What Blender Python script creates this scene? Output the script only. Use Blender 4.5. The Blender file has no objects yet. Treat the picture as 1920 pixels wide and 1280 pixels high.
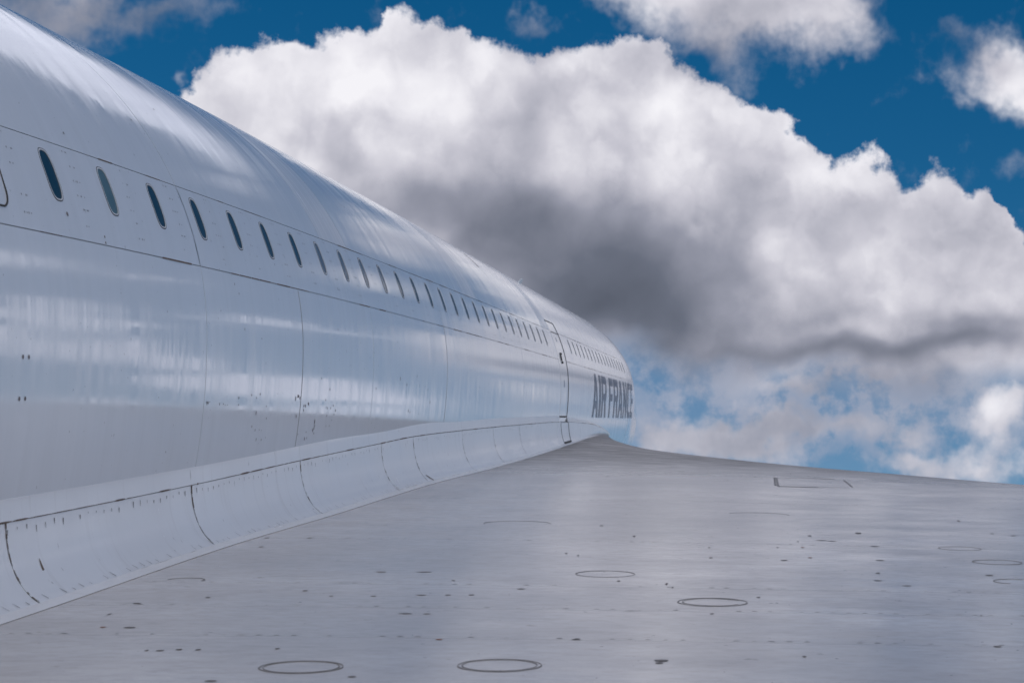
import bpy, math, random
import numpy as np
from mathutils import Vector, Matrix

random.seed(7)
rng = np.random.default_rng(7)
SC = bpy.context.scene
COL = SC.collection
PI = math.pi
R_ = math.radians

# ------------------------------------------------------------------ frames
# The airliner stands on display nose-up; "aircraft frame" = x outboard, y forward along the
# fuselage, z up through the cabin roof, origin at the photographer's eye.
PITCH = R_(11.0)
EYE = Vector((0.0, 0.0, 9.0))
AIR = Matrix.Translation(EYE) @ Matrix.Rotation(PITCH, 4, 'X')
F = 3707.0                      # focal length in photo pixels (1920 wide)
VX, VY = 1432.0, 790.0          # where the fuselage axis vanishes

# ------------------------------------------------------------------ camera
cam_d = bpy.data.cameras.new('camera')
cam = bpy.data.objects.new('camera', cam_d)
COL.objects.link(cam)
cam_d.sensor_width = 36.0
cam_d.lens = F / 1920 * 36
cam_d.shift_x = -(VX - 960) / 1920
cam_d.shift_y = (VY - 640) / 1920
cam_d.clip_start = 0.05
cam_d.clip_end = 20000
cam.matrix_world = AIR @ Matrix.Rotation(R_(90), 4, 'X')
cam_d.dof.use_dof = True
cam_d.dof.focus_distance = 9.0
cam_d.dof.aperture_fstop = 11.0
SC.camera = cam

# ------------------------------------------------------------------ view
SC.view_settings.view_transform = 'Standard'
SC.view_settings.look = 'None'
SC.view_settings.exposure = 0.13
SC.view_settings.gamma = 1.0
SC.view_settings.use_curve_mapping = False

SC.render.engine = 'CYCLES'
SC.cycles.max_bounces = 5; SC.cycles.diffuse_bounces = 2; SC.cycles.glossy_bounces = 4

# ------------------------------------------------------------------ node helpers
class NT:
    def __init__(s, tree):
        s.t = tree; s.n = tree.nodes; s.l = tree.links
    def _in(s, sock, v):
        if v is None: return
        if isinstance(v, bpy.types.NodeSocket): s.l.new(v, sock)
        else:
            sock.default_value = v
    def math(s, op, a, b=None, c=None, clamp=False):
        n = s.n.new('ShaderNodeMath'); n.operation = op; n.use_clamp = clamp
        s._in(n.inputs[0], a)
        if b is not None: s._in(n.inputs[1], b)
        if c is not None: s._in(n.inputs[2], c)
        return n.outputs[0]
    def vmath(s, op, a, b=None, out=0):
        n = s.n.new('ShaderNodeVectorMath'); n.operation = op
        s._in(n.inputs[0], a)
        if b is not None: s._in(n.inputs[1], b)
        return n.outputs['Value'] if op in ('LENGTH', 'DISTANCE', 'DOT_PRODUCT') else n.outputs[0]
    def scale(s, a, f):
        n = s.n.new('ShaderNodeVectorMath'); n.operation = 'SCALE'
        s._in(n.inputs[0], a); s._in(n.inputs['Scale'], f); return n.outputs[0]
    def noise(s, vec, scale, detail=2, rough=0.5, lac=2.0, dist=0.0, color=False, typ=None, dims='3D'):
        n = s.n.new('ShaderNodeTexNoise'); n.noise_dimensions = dims
        if typ: n.noise_type = typ
        s._in(n.inputs['Vector'], vec)
        n.inputs['Scale'].default_value = scale; n.inputs['Detail'].default_value = detail
        n.inputs['Roughness'].default_value = rough; n.inputs['Lacunarity'].default_value = lac
        n.inputs['Distortion'].default_value = dist
        return n.outputs['Color'] if color else n.outputs['Fac']
    def voro(s, vec, scale, smooth=0.6, detail=0, rough=0.5):
        n = s.n.new('ShaderNodeTexVoronoi'); n.voronoi_dimensions = '2D'; n.feature = 'SMOOTH_F1'
        s._in(n.inputs['Vector'], vec); n.inputs['Scale'].default_value = scale
        n.inputs['Smoothness'].default_value = smooth
        n.inputs['Detail'].default_value = detail; n.inputs['Roughness'].default_value = rough
        return n.outputs['Distance']
    def mr(s, v, a, b, c=0.0, d=1.0, smooth=False):
        n = s.n.new('ShaderNodeMapRange')
        n.interpolation_type = 'SMOOTHSTEP' if smooth else 'LINEAR'
        s._in(n.inputs['Value'], v)
        for k, x in zip(('From Min', 'From Max', 'To Min', 'To Max'), (a, b, c, d)): s._in(n.inputs[k], x)
        return n.outputs[0]
    def mix(s, f, a, b, blend='MIX'):
        n = s.n.new('ShaderNodeMix'); n.data_type = 'RGBA'; n.blend_type = blend
        s._in(n.inputs['Factor'], f)
        def c(v): return v if isinstance(v, bpy.types.NodeSocket) else (*v, 1.0) if len(v) == 3 else v
        s._in(n.inputs['A'], c(a)); s._in(n.inputs['B'], c(b))
        return n.outputs['Result']
    def mapping(s, vec, loc=(0,0,0), rot=(0,0,0), sc=(1,1,1)):
        n = s.n.new('ShaderNodeMapping'); s._in(n.inputs['Vector'], vec)
        n.inputs['Location'].default_value = loc; n.inputs['Rotation'].default_value = rot
        n.inputs['Scale'].default_value = sc
        return n.outputs[0]
    def ramp(s, v, stops, interp='LINEAR'):
        n = s.n.new('ShaderNodeValToRGB'); s._in(n.inputs[0], v)
        r = n.color_ramp; r.interpolation = interp
        while len(r.elements) < len(stops): r.elements.new(0.5)
        for e, (p, c) in zip(r.elements, stops):
            e.position = p; e.color = (*c, 1.0)
        return n.outputs[0]

# ------------------------------------------------------------------ world: sky with cumulus
SUN_EL, SUN_AZ = R_(46), R_(160)          # azimuth clockwise from +Y: behind the photographer
def azel(px, py):
    """pixel of the photograph -> world azimuth / elevation of that piece of sky (radians)"""
    v = (AIR.to_3x3() @ Vector(((px - VX) / F, 1.0, (VY - py) / F))).normalized()
    return math.atan2(v.x, v.y), math.asin(v.z)

world = bpy.data.worlds.new('World'); SC.world = world; world.use_nodes = True
w = NT(world.node_tree); w.n.clear()
tc = w.n.new('ShaderNodeTexCoord').outputs['Generated']
sep = w.n.new('ShaderNodeSeparateXYZ'); w.l.new(tc, sep.inputs[0])
AZ = w.math('ARCTAN2', sep.outputs[0], sep.outputs[1])
EL = w.math('ARCSINE', sep.outputs[2])
cmb = w.n.new('ShaderNodeCombineXYZ'); w.l.new(AZ, cmb.inputs[0]); w.l.new(EL, cmb.inputs[1])
V = cmb.outputs[0]
# turbulent warps of the cloud coordinates
nz1 = w.scale(w.vmath('SUBTRACT', w.noise(V, 14, 2, 0.55, color=True, dims='2D'), (0.5, 0.5, 0.5)), 0.030)
nz2 = w.scale(w.vmath('SUBTRACT', w.noise(V, 55, 5, 0.62, color=True, dims='2D'), (0.5, 0.5, 0.5)), 0.021)
VW = w.vmath('ADD', w.vmath('ADD', V, nz1), nz2)        # fully warped
vo1 = w.voro(w.vmath('ADD', V, nz1), 24, 0.35); vo2 = w.voro(VW, 60, 0.3)
dome = w.math('MULTIPLY_ADD', w.math('SUBTRACT', 0.36, vo1), 1.0, w.math('MULTIPLY', w.math('SUBTRACT', 0.36, vo2), 0.45))
VS = w.vmath('ADD', V, w.scale(w.vmath('SUBTRACT', w.noise(V, 11, 3, 0.6, color=True, dims='2D'), (0.5, 0.5, 0.5)), 0.050))

def blob(vec, px, py, rx, ry):
    a, e = azel(px, py)
    d = w.vmath('SUBTRACT', vec, (a, e, 0))
    d = w.vmath('MULTIPLY', d, (F / rx, F / ry, 0))
    q = w.vmath('DOT_PRODUCT', d, d)
    return w.math('EXPONENT', w.math('MULTIPLY', q, -1.0))
def blobs(vec, lst, start=0.0):
    acc = start
    for (px, py, rx, ry, a) in lst:
        acc = w.math('MULTIPLY_ADD', blob(vec, px, py, rx, ry), a, acc)
    return acc

# top outline of the big cumulus: azimuth -> elevation (traced along the cloud's crest)
CREST = [(-300,330),(200,230),(330,168),(400,116),(440,118),(480,92),(540,76),(600,50),(650,44),(700,42),(720,16),(745,22),
         (765,30),(790,34),(830,62),(870,74),(905,108),(930,104),(965,104),(1000,128),(1040,102),(1080,108),(1110,96),(1145,88),
         (1180,62),(1230,74),(1290,104),(1350,150),(1420,196),(1480,238),(1530,272),(1565,298),(1600,290),(1650,300),
         (1690,326),(1740,316),(1785,314),(1830,340),(1868,332),(1885,372),(1905,412),(1960,440),(2300,520)]
fc = w.n.new('ShaderNodeFloatCurve')
AZ0, AZ1, EL0, EL1 = -0.50, 0.30, -0.05, 0.50
cu = fc.mapping.curves[0]
pts = [((azel(x, y)[0] - AZ0) / (AZ1 - AZ0), (azel(x, y)[1] - EL0) / (EL1 - EL0)) for x, y in CREST]
pts = [(0.0, pts[0][1])] + pts + [(1.0, pts[-1][1])]
cu.points[0].location = pts[0]; cu.points[1].location = pts[-1]
for p in pts[1:-1]: cu.points.new(*p)
fc.mapping.update()
sw = w.n.new('ShaderNodeSeparateXYZ'); w.l.new(VW, sw.inputs[0])
w.l.new(w.mr(sw.outputs[0], AZ0, AZ1), fc.inputs['Value'])
crest = w.math('MULTIPLY_ADD', fc.outputs[0], EL1 - EL0, EL0)
below = w.math('ADD', w.math('SUBTRACT', crest, sw.outputs[1]), w.math('MULTIPLY', dome, 0.007))                       # >0 under the crest
A_top = w.mr(below, -0.0015, 0.0048, 0, 1, True)
# base of the cloud breaks up towards the horizon
fc2 = w.n.new('ShaderNodeFloatCurve'); cu = fc2.mapping.curves[0]
BASE = [(-300,720),(700,700),(1100,700),(1170,675),(1250,665),(1350,690),(1450,715),(1600,735),(1750,740),(1850,720),(1960,700),(2300,760)]
pts = [((azel(x, y)[0] - AZ0) / (AZ1 - AZ0), (azel(x, y)[1] - EL0) / (EL1 - EL0)) for x, y in BASE]
pts = [(0.0, pts[0][1])] + pts + [(1.0, pts[-1][1])]
cu.points[0].location = pts[0]; cu.points[1].location = pts[-1]
for p in pts[1:-1]: cu.points.new(*p)
fc2.mapping.update()
ss = w.n.new('ShaderNodeSeparateXYZ'); w.l.new(VS, ss.inputs[0])
w.l.new(w.mr(ss.outputs[0], AZ0, AZ1), fc2.inputs['Value'])
base = w.math('MULTIPLY_ADD', fc2.outputs[0], EL1 - EL0, EL0)
A_base = w.mr(w.math('SUBTRACT', ss.outputs[1], base), -0.012, 0.016, 0, 1, True)
A_main = w.math('MULTIPLY', A_top, A_base)
# detached clouds: soft blobs eaten by noise
VM = w.vmath('ADD', V, w.scale(w.vmath('SUBTRACT', w.noise(V, 22, 4, 0.62, color=True, dims='2D'), (0.5, 0.5, 0.5)), 0.045))
SMALL = [  # upper right bank
    (1300,-20,170,60,1.0),(1450,10,150,70,1.0),(1560,40,70,80,0.8),(1330,70,90,45,0.55),(1390,130,60,40,0.32),(1180,-10,90,30,0.5),
    (1200,40,60,25,0.3),
    (1885,120,75,60,1.0),(1930,160,70,60,0.6),(1830,150,80,45,0.42),(1770,62,45,30,0.42),(1740,170,90,26,0.2),
    (1000,42,62,26,0.42),(60,5,140,45,0.8),(190,35,90,40,0.62),(330,15,90,32,0.55),(90,70,120,30,0.4),(350,150,16,18,0.6),
    (1900,320,50,45,0.3),(1560,110,50,25,0.3)]
LOW = [    # broken layer under the big cloud
    (1235,800,70,60,0.75),(1330,810,120,50,0.85),(1300,700,90,28,0.30),(1420,840,90,45,0.8),(1490,790,150,30,0.8),(1470,725,60,24,0.45),
    (1700,770,80,36,0.45),(1890,748,52,44,1.3),(1850,800,70,30,0.6),(1690,815,50,24,0.6),(1690,868,60,30,0.85),(1800,885,110,34,0.8),
    (1560,705,160,34,0.75),(1720,690,180,36,0.8),(1890,860,50,50,0.5),(1240,690,40,18,0.3),(1600,775,50,24,0.3)]
small = blobs(VM, SMALL)
low = blobs(VM, LOW)
wisp = w.noise(V, 40, 6, 0.6, dims='2D')
A_small = w.mr(w.math('MULTIPLY_ADD', w.math('SUBTRACT', wisp, 0.5), 0.9, small), 0.16, 1.35, 0, 1, True)
A_low = w.mr(w.math('MULTIPLY_ADD', w.math('SUBTRACT', wisp, 0.5), 1.1, low), 0.10, 1.25, 0, 0.95, True)
# rest of the sky, beyond the frame: the same broken cumulus
fo = w.vmath('MULTIPLY', w.vmath('SUBTRACT', V, (azel(960, 560)[0], azel(960, 560)[1], 0)), (1/0.30, 1/0.23, 0))
fo = w.vmath('MULTIPLY', fo, fo)
fdist = w.math('SQRT', w.vmath('LENGTH', fo))
out = w.mr(fdist, 0.96, 1.06, 0, 1, True)
# cloud (+) and open blue (-) just right of and above the picture, as the glossy fuselage mirrors them
AROUND = [(1500,-740,200,90,-1),(1780,-600,240,110,-1),(2150,-500,330,120,-1),(2450,-280,260,130,-1),(2120,-130,190,75,-.8),(2640,-40,130,60,-.7),
          (2290,290,130,50,-1),(2570,640,120,32,-.8),(2150,650,170,80,-.9),(2600,800,110,20,-.7),(2400,945,110,18,-.6),
          (1150,-600,150,160,1),(1300,-300,230,150,1),(1620,-270,130,80,.8),(2690,190,190,80,1.1),(2480,235,90,40,.8),(2300,505,230,40,1),
          (2680,735,140,28,1),(2300,850,200,30,.7),(2400,1110,600,120,.8),(2650,1075,260,22,-.9),(2200,1130,260,20,-.8),(2500,1190,300,20,-.8),(2400,380,250,22,-.5),(2700,450,120,60,.6),(900,-450,200,200,.6)]
around = blobs(VM, AROUND)
sepz = w.math('MAXIMUM', sep.outputs[2], 0.0)
den = w.math('ADD', sepz, 0.16)
cm2 = w.n.new('ShaderNodeCombineXYZ')
w.l.new(w.math('DIVIDE', sep.outputs[0], den), cm2.inputs[0]); w.l.new(w.math('DIVIDE', sep.outputs[1], den), cm2.inputs[1])
PL = cm2.outputs[0]
cn = w.math('MULTIPLY_ADD', around, 0.17, w.noise(PL, 1.3, 7, 0.56, dims='2D'))
A_far = w.math('MULTIPLY', w.mr(w.math('SUBTRACT', cn, w.mr(EL, 0.55, 1.2, 0, 0.06, True)), 0.47, 0.53, 0, 1, True), out)
alpha = w.math('MAXIMUM', A_main, A_small)
alpha = w.math('MAXIMUM', alpha, A_low)
inside = w.math('SUBTRACT', 1.0, out)
alpha = w.math('MULTIPLY', alpha, inside)
alpha = w.math('MAXIMUM', alpha, A_far)

# brightness of the cloud: lit tops, dim bases, traced as broad soft masses, plus billow relief
TONE = [(1070,510,290,130,-0.38),(930,440,150,90,-0.17),(1300,560,220,60,-0.10),(1230,530,170,80,-0.20),(1090,600,170,60,-0.16),(800,400,110,60,-0.20),(700,340,80,40,-0.08),
        (1120,420,160,50,-0.12),(1000,380,110,40,-0.06),
        (700,170,250,130,0.13),(560,150,120,70,0.04),(640,280,70,40,-0.10),(1230,190,130,80,0.12),(1010,210,50,60,-0.05),(1080,300,120,45,-0.05),
        (430,230,130,80,-0.02),(1450,300,160,80,0.00),(1520,480,90,50,0.10),(1400,500,120,60,-0.04),
        (1600,665,180,30,-0.34),(1800,640,160,26,-0.34),(1380,650,190,40,-0.18),(1840,600,110,24,-0.22),(1720,600,60,20,-0.1),
        (1700,730,240,36,-0.22),(1300,690,200,30,-0.16),
        (1885,745,50,40,0.30),(1500,790,200,50,-0.14),(1300,790,150,60,-0.10),(1760,850,130,60,-0.14),(1400,860,150,40,-0.08),(1750,400,130,60,-0.05),
        (1880,500,100,90,-0.10),(1860,110,60,40,-0.12),(1400,20,160,60,-0.20),(1330,90,100,60,-0.18),(1560,40,50,50,-0.06),
        (100,20,260,90,-0.36),(330,15,100,60,-0.28),(1000,42,70,35,-0.38),(1770,62,60,40,-0.42),
        (1620,520,140,60,0.0),(1560,590,160,26,-0.12),(1650,760,200,60,-0.06),(1260,610,260,60,-0.16),(1330,470,90,60,-0.05),(1000,235,35,90,-0.11),(930,320,70,50,-0.07),(1060,250,45,60,0.05),(1290,160,80,50,0.06),(860,230,60,60,0.05),(1330,280,100,30,-0.05)]
tone = blobs(VS, TONE, 0.80)
L = (0.010, 0.014, 0.0)
# billows: smooth cells in warped space, evaluated twice towards the light
def relief(sc, amp, detail, rough, eps, warpv):
    n1 = w.noise(warpv, sc, detail, rough, dims='2D')
    n2 = w.noise(w.vmath('ADD', warpv, (-0.4*eps, 1.0*eps, 0)), sc, detail, rough, dims='2D')
    return w.math('MULTIPLY', w.math('SUBTRACT', n1, n2), amp)
tcw = VM
rel = w.math('ADD', relief(13, 0.62, 3, 0.4, 0.014, tcw), relief(30, 0.20, 3, 0.45, 0.007, VW))
bil = w.math('MULTIPLY', dome, 0.19)
# relief fades in the shaded base where light is diffuse
lit = w.mr(tone, 0.30, 0.75, 0.35, 1.0)
tone2 = w.math('MULTIPLY_ADD', w.math('ADD', rel, bil), lit, tone)
# thin edges of a cumulus glow
edge = w.mr(below, 0.0, 0.022, 0.07, 0.0)
tone2 = w.math('ADD', tone2, edge)
# clouds beyond the frame
tf = w.math('ADD', w.mr(cn, 0.48, 0.80, 0.93, 0.72), w.math('MULTIPLY', rel, 0.6))
tone2 = w.math('ADD', w.math('MULTIPLY', tone2, inside), w.math('MULTIPLY', tf, out))
veil = w.math('MULTIPLY', blobs(VM, [(1560,745,480,140,1.25),(1230,720,120,70,0.25)]), w.mr(wisp, 0.36, 0.58, 0.25, 1.0, True))
blue = None
cloud = w.ramp(tone2, [(0.0, (0.075,0.086,0.115)), (0.25, (0.130,0.145,0.190)), (0.5, (0.28,0.290,0.355)),
                       (0.75, (0.53,0.525,0.59)), (0.92, (0.75,0.74,0.79)), (1.0, (0.83,0.82,0.86))])
sky = w.n.new('ShaderNodeTexSky'); sky.sky_type = 'NISHITA'; sky.sun_disc = False
sky.sun_elevation = SUN_EL; sky.sun_rotation = SUN_AZ
sky.air_density = 1.0; sky.dust_density = 0.1; sky.ozone_density = 5.0; sky.altitude = 200
hs = w.n.new('ShaderNodeHueSaturation'); w.l.new(sky.outputs[0], hs.inputs['Color'])
hs.inputs['Hue'].default_value = 0.493; hs.inputs['Saturation'].default_value = 1.36; hs.inputs['Value'].default_value = 0.51
hz = w.mr(EL, 0.0, 0.30, 0.30, 0.0, True)
blue = w.mix(hz, hs.outputs[0], (4.2, 5.2, 6.6))
blue = w.mix(veil, blue, (2.5, 3.1, 4.3))
K = 10.0                                                    # world strength is 0.1
cloud = w.mix(w.math('MULTIPLY', out, w.mr(EL, 0.02, 0.17, 0.70, 0.0, True)), cloud, (0.40, 0.49, 0.64))   # low haze
cloud10 = w.vmath('MULTIPLY', cloud, w.mix(out, (K, K, K), (K*1.18, K*1.24, K*1.36)))
mixed = w.mix(alpha, blue, cloud10)
bg = w.n.new('ShaderNodeBackground'); w.l.new(mixed, bg.inputs['Color']); bg.inputs['Strength'].default_value = 0.1
wo = w.n.new('ShaderNodeOutputWorld'); w.l.new(bg.outputs[0], wo.inputs['Surface'])
world.cycles.sampling_method = 'MANUAL'; world.cycles.sample_map_resolution = 1024

# ------------------------------------------------------------------ sun, veiled by cloud
sd = bpy.data.lights.new('sun', 'SUN'); sd.energy = 0.6; sd.angle = R_(16); sd.color = (1.0, 0.95, 0.88)
sun = bpy.data.objects.new('sun', sd); COL.objects.link(sun)
sv = Vector((math.sin(SUN_AZ) * math.cos(SUN_EL), math.cos(SUN_AZ) * math.cos(SUN_EL), math.sin(SUN_EL)))
sun.rotation_euler = sv.to_track_quat('Z', 'Y').to_euler()
sun.location = (0, -20, 30)

#@@GEOMETRY
# ------------------------------------------------------------------ object helpers
def link(name, data, parent=None):
    o = bpy.data.objects.new(name, data); COL.objects.link(o)
    if parent: o.parent = parent
    return o
def part(name, verts, faces, mat, parent, normals=None, smooth=True):
    me = bpy.data.meshes.new(name)
    if normals is not None:                                 # wind every face to agree with its normals
        ff = []
        for f in faces:
            a, b2, c = verts[f[0]], verts[f[1]], verts[f[2]]
            fn = (b2 - a).cross(c - a)
            if len(f) > 3: fn += (c - a).cross(verts[f[3]] - a)
            ff.append(tuple(f) if fn.dot(normals[f[0]] + normals[f[2]]) >= 0 else tuple(reversed(f)))
        faces = ff
    me.from_pydata([tuple(v) for v in verts], [], faces); me.update()
    if smooth: me.polygons.foreach_set('use_smooth', [True] * len(me.polygons))
    if normals is not None:
        me.normals_split_custom_set_from_vertices([tuple(n) for n in normals])
    me.materials.append(mat)
    return link(name, me, parent)

# ------------------------------------------------------------------ materials (object space = aircraft frame)
def new_mat(name):
    m = bpy.data.materials.new(name); m.use_nodes = True
    n = NT(m.node_tree); n.n.clear()
    b = n.n.new('ShaderNodeBsdfPrincipled'); o = n.n.new('ShaderNodeOutputMaterial')
    n.l.new(b.outputs[0], o.inputs[0])
    return m, n, b
def objco(n): return n.n.new('ShaderNodeTexCoord').outputs['Object']
def bump(n, b, h, strength, dist, prev=None):
    q = n.n.new('ShaderNodeBump'); n._in(q.inputs['Height'], h)
    q.inputs['Strength'].default_value = strength; q.inputs['Distance'].default_value = dist
    if prev is not None: n.l.new(prev, q.inputs['Normal'])
    return q.outputs[0]

def skin_mat(name, tint=(0.76, 0.765, 0.785), rough=0.10, wav=1.0, coat=1.0):
    m, n, b = new_mat(name)
    co = objco(n)
    # rain-washed grime: streaks running down round the section, narrow along the length
    sv_ = n.mapping(co, sc=(0.55, 5.0, 0.55))
    streak = n.noise(sv_, 1.6, 5, 0.62)
    fine = n.noise(n.mapping(co, sc=(0.8, 22.0, 0.8)), 1.4, 3, 0.6)
    blot = n.noise(co, 0.9, 5, 0.6)
    spk = n.noise(co, 38, 2, 0.5)
    col = n.mix(n.mr(streak, 0.45, 0.75, 0, 0.30), tint, tuple(c * f for c, f in zip(tint, (0.83, 0.82, 0.80))))
    col = n.mix(n.mr(blot, 0.5, 0.75, 0, 0.25), col, tuple(c * f for c, f in zip(tint, (0.90, 0.89, 0.86))))
    col = n.mix(n.mr(spk, 0.735, 0.76, 0, 0.55), col, (0.20, 0.17, 0.15))
    n.l.new(col, b.inputs['Base Color'])
    b.inputs['Roughness'].default_value = 0.45
    b.inputs['Coat Weight'].default_value = coat; b.inputs['Coat IOR'].default_value = 1.64
    r = n.math('ADD', n.mr(streak, 0.3, 0.75, rough * 0.3, rough * 1.4), n.mr(fine, 0.45, 0.8, 0.0, rough * 1.2))
    n.l.new(r, b.inputs['Coat Roughness'])
    h = n.noise(n.mapping(co, sc=(0.35, 2.4, 0.35)), 1.0, 4, 0.55)
    h2 = n.noise(n.mapping(co, sc=(0.5, 12.0, 0.5)), 1.0, 3, 0.6)
    nb = bump(n, b, h, 0.9, 0.0018 * wav)
    nb = bump(n, b, h2, 0.9, 0.0004 * wav, nb)
    n.l.new(nb, b.inputs['Coat Normal'])
    return m
M_skin = skin_mat('white_paint')
M_band = skin_mat('matt_white_paint', (0.69, 0.69, 0.71), 0.15, 0.4, 0.85)
M_door = skin_mat('door_paint', (0.79, 0.79, 0.79), 0.08, 1.2)

def fairing_mat():
    m, n, b = new_mat('fairing_paint')
    co = objco(n)
    blot = n.noise(co, 1.6, 6, 0.65); spk = n.noise(n.mapping(co, sc=(1, 1, 0.4)), 30, 2, 0.5)
    drip = n.noise(n.mapping(co, sc=(1.5, 14, 1.2)), 1.5, 4, 0.65)
    col = n.mix(n.mr(blot, 0.42, 0.75, 0, 0.5), (0.80, 0.78, 0.78), (0.70, 0.67, 0.66))
    col = n.mix(n.mr(drip, 0.55, 0.8, 0, 0.35), col, (0.50, 0.45, 0.42))
    col = n.mix(n.mr(spk, 0.73, 0.76, 0, 0.5), col, (0.22, 0.18, 0.16))
    n.l.new(col, b.inputs['Base Color'])
    b.inputs['Roughness'].default_value = 0.38
    b.inputs['Coat Weight'].default_value = 0.55
    n.l.new(n.mr(blot, 0.3, 0.7, 0.12, 0.28), b.inputs['Coat Roughness'])
    n.l.new(bump(n, b, n.noise(n.mapping(co, sc=(1, 2.0, 1)), 1.3, 4, 0.5), 0.8, 0.004), b.inputs['Normal'])
    return m
M_fair = fairing_mat()

def wing_mat():
    m, n, b = new_mat('weathered_wing_paint')
    co = objco(n)
    # grime dragged spanwise by washing, plus large cloudy wear
    st = n.noise(n.mapping(co, sc=(1.0, 1.5, 1)), 2.6, 9, 0.66)
    st2 = n.noise(n.mapping(co, sc=(1.2, 2.6, 1)), 3.4, 8, 0.70)
    big = n.noise(co, 0.75, 8, 0.62)
    spot = n.noise(co, 9.0, 3, 0.6)
    spk = n.noise(co, 42.0, 2, 0.5)
    col = n.mix(n.mr(st, 0.34, 0.70), (0.71, 0.65, 0.61), (0.52, 0.465, 0.43))
    col = n.mix(n.mr(big, 0.38, 0.62, 0, 0.75), col, (0.45, 0.415, 0.395))
    col = n.mix(n.mr(st2, 0.56, 0.75, 0, 0.4), col, (0.30, 0.27, 0.25))
    col = n.mix(n.mr(st2, 0.40, 0.24, 0, 0.35), col, (0.72, 0.70, 0.69))
    col = n.mix(n.mr(spot, 0.70, 0.76, 0, 0.5), col, (0.15, 0.12, 0.10))
    col = n.mix(n.mr(spk, 0.74, 0.77, 0, 0.8), col, (0.05, 0.045, 0.04))
    # towards the leading edge the paint is worn and dirtier
    sp = n.n.new('ShaderNodeSeparateXYZ'); n.l.new(co, sp.inputs[0])
    worn = n.mr(sp.outputs[1], 11.0, 19.0, 0, 0.8, True)
    fine = n.noise(n.mapping(co, sc=(1, 1.6, 1)), 15.0, 6, 0.7)
    col = n.mix(n.mr(fine, 0.44, 0.68, 0, 0.40), col, (0.36, 0.33, 0.31))
    col = n.mix(n.math('MULTIPLY', worn, n.mr(st, 0.25, 0.55)), col, (0.13, 0.108, 0.095))
    n.l.new(col, b.inputs['Base Color'])
    b.inputs['IOR'].default_value = 1.45
    r = n.math('ADD', n.mr(st, 0.3, 0.7, 0.15, 0.24), n.mr(worn, 0, 0.8, 0, 0.22))
    n.l.new(n.mr(worn, 0, 0.8, 0.5, 0.22), b.inputs['Specular IOR Level'])
    n.l.new(r, b.inputs['Roughness'])
    nb = bump(n, b, n.noise(n.mapping(co, sc=(1.0, 1.6, 1)), 1.4, 5, 0.5), 0.6, 0.006)
    nb = bump(n, b, st2, 0.5, 0.0006, nb)
    n.l.new(nb, b.inputs['Normal'])
    return m
M_wing = wing_mat()

def simple(name, col, rough=0.5, metal=0.0, coat=0.0, var=0.25, sc=6.0):
    m, n, b = new_mat(name); co = objco(n)
    v = n.noise(co, sc, 4, 0.6)
    n.l.new(n.mix(n.mr(v, 0.35, 0.7), col, tuple(c * (1 - var) for c in col)), b.inputs['Base Color'])
    b.inputs['Roughness'].default_value = rough; b.inputs['Metallic'].default_value = metal
    b.inputs['Coat Weight'].default_value = coat
    return m
M_gap = simple('dark_gap', (0.06, 0.055, 0.05), 0.8)
M_joint = simple('grey_sealant', (0.36, 0.35, 0.35), 0.7)
M_wjoint = simple('wing_joint_filler', (0.20, 0.18, 0.17), 0.7)
M_frame = simple('window_frame_white', (0.62, 0.62, 0.63), 0.4, coat=0.2)
M_gasket = simple('rubber_gasket', (0.045, 0.042, 0.045), 0.6)
M_ring = simple('old_sealant_ring', (0.24, 0.22, 0.205), 0.7, var=0.5, sc=9)
M_grime = simple('rust_grime', (0.18, 0.13, 0.10), 0.8, var=0.5, sc=20)
M_speck = simple('dark_speck', (0.17, 0.15, 0.14), 0.7)
M_metal = simple('dull_metal', (0.35, 0.33, 0.32), 0.45, metal=0.7)
M_text = simple('navy_letter_paint', (0.095, 0.11, 0.165), 0.5, coat=0.25, var=0.45, sc=4)
M_stripe = simple('pale_line_paint', (0.5, 0.52, 0.56), 0.4, coat=0.5)

def pane_mat(name, col):
    m, n, b = new_mat(name)
    n.l.new(n.mix(n.noise(objco(n), 12, 3, 0.5), col, tuple(c * 0.75 for c in col)), b.inputs['Base Color'])
    b.inputs['Roughness'].default_value = 0.3
    b.inputs['Specular IOR Level'].default_value = 0.15; b.inputs['Coat Weight'].default_value = 0.45; b.inputs['Coat Roughness'].default_value = 0.03; b.inputs['Coat IOR'].default_value = 1.4
    return m
M_pane = pane_mat('dark_window_glass', (0.006, 0.032, 0.050))
M_paneg = pane_mat('window_glass_with_blind', (0.10, 0.17, 0.19))
M_panel = pane_mat('window_glass_pale_reflection', (0.13, 0.15, 0.18))  # cloud reflection of the paler mid-row panes, put into the glass colour

# ------------------------------------------------------------------ shape of the aircraft
def pchip(xs, ys):
    xs = np.array(xs, float); ys = np.array(ys, float)
    h = np.diff(xs); dl = np.diff(ys) / h; m = np.zeros(len(xs))
    m[0], m[-1] = dl[0], dl[-1]
    for i in range(1, len(xs) - 1):
        if dl[i-1] * dl[i] > 0:
            w1, w2 = 2 * h[i] + h[i-1], h[i] + 2 * h[i-1]
            m[i] = (w1 + w2) / (w1 / dl[i-1] + w2 / dl[i])
    def f(x):
        x = min(max(x, xs[0]), xs[-1]); i = min(int(np.searchsorted(xs, x, 'right')) - 1, len(h) - 1)
        t = (x - xs[i]) / h[i]
        return float((1+2*t)*(1-t)**2*ys[i] + t*(1-t)**2*h[i]*m[i] + t*t*(3-2*t)*ys[i+1] + t*t*(t-1)*h[i]*m[i+1])
    return f

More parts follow.
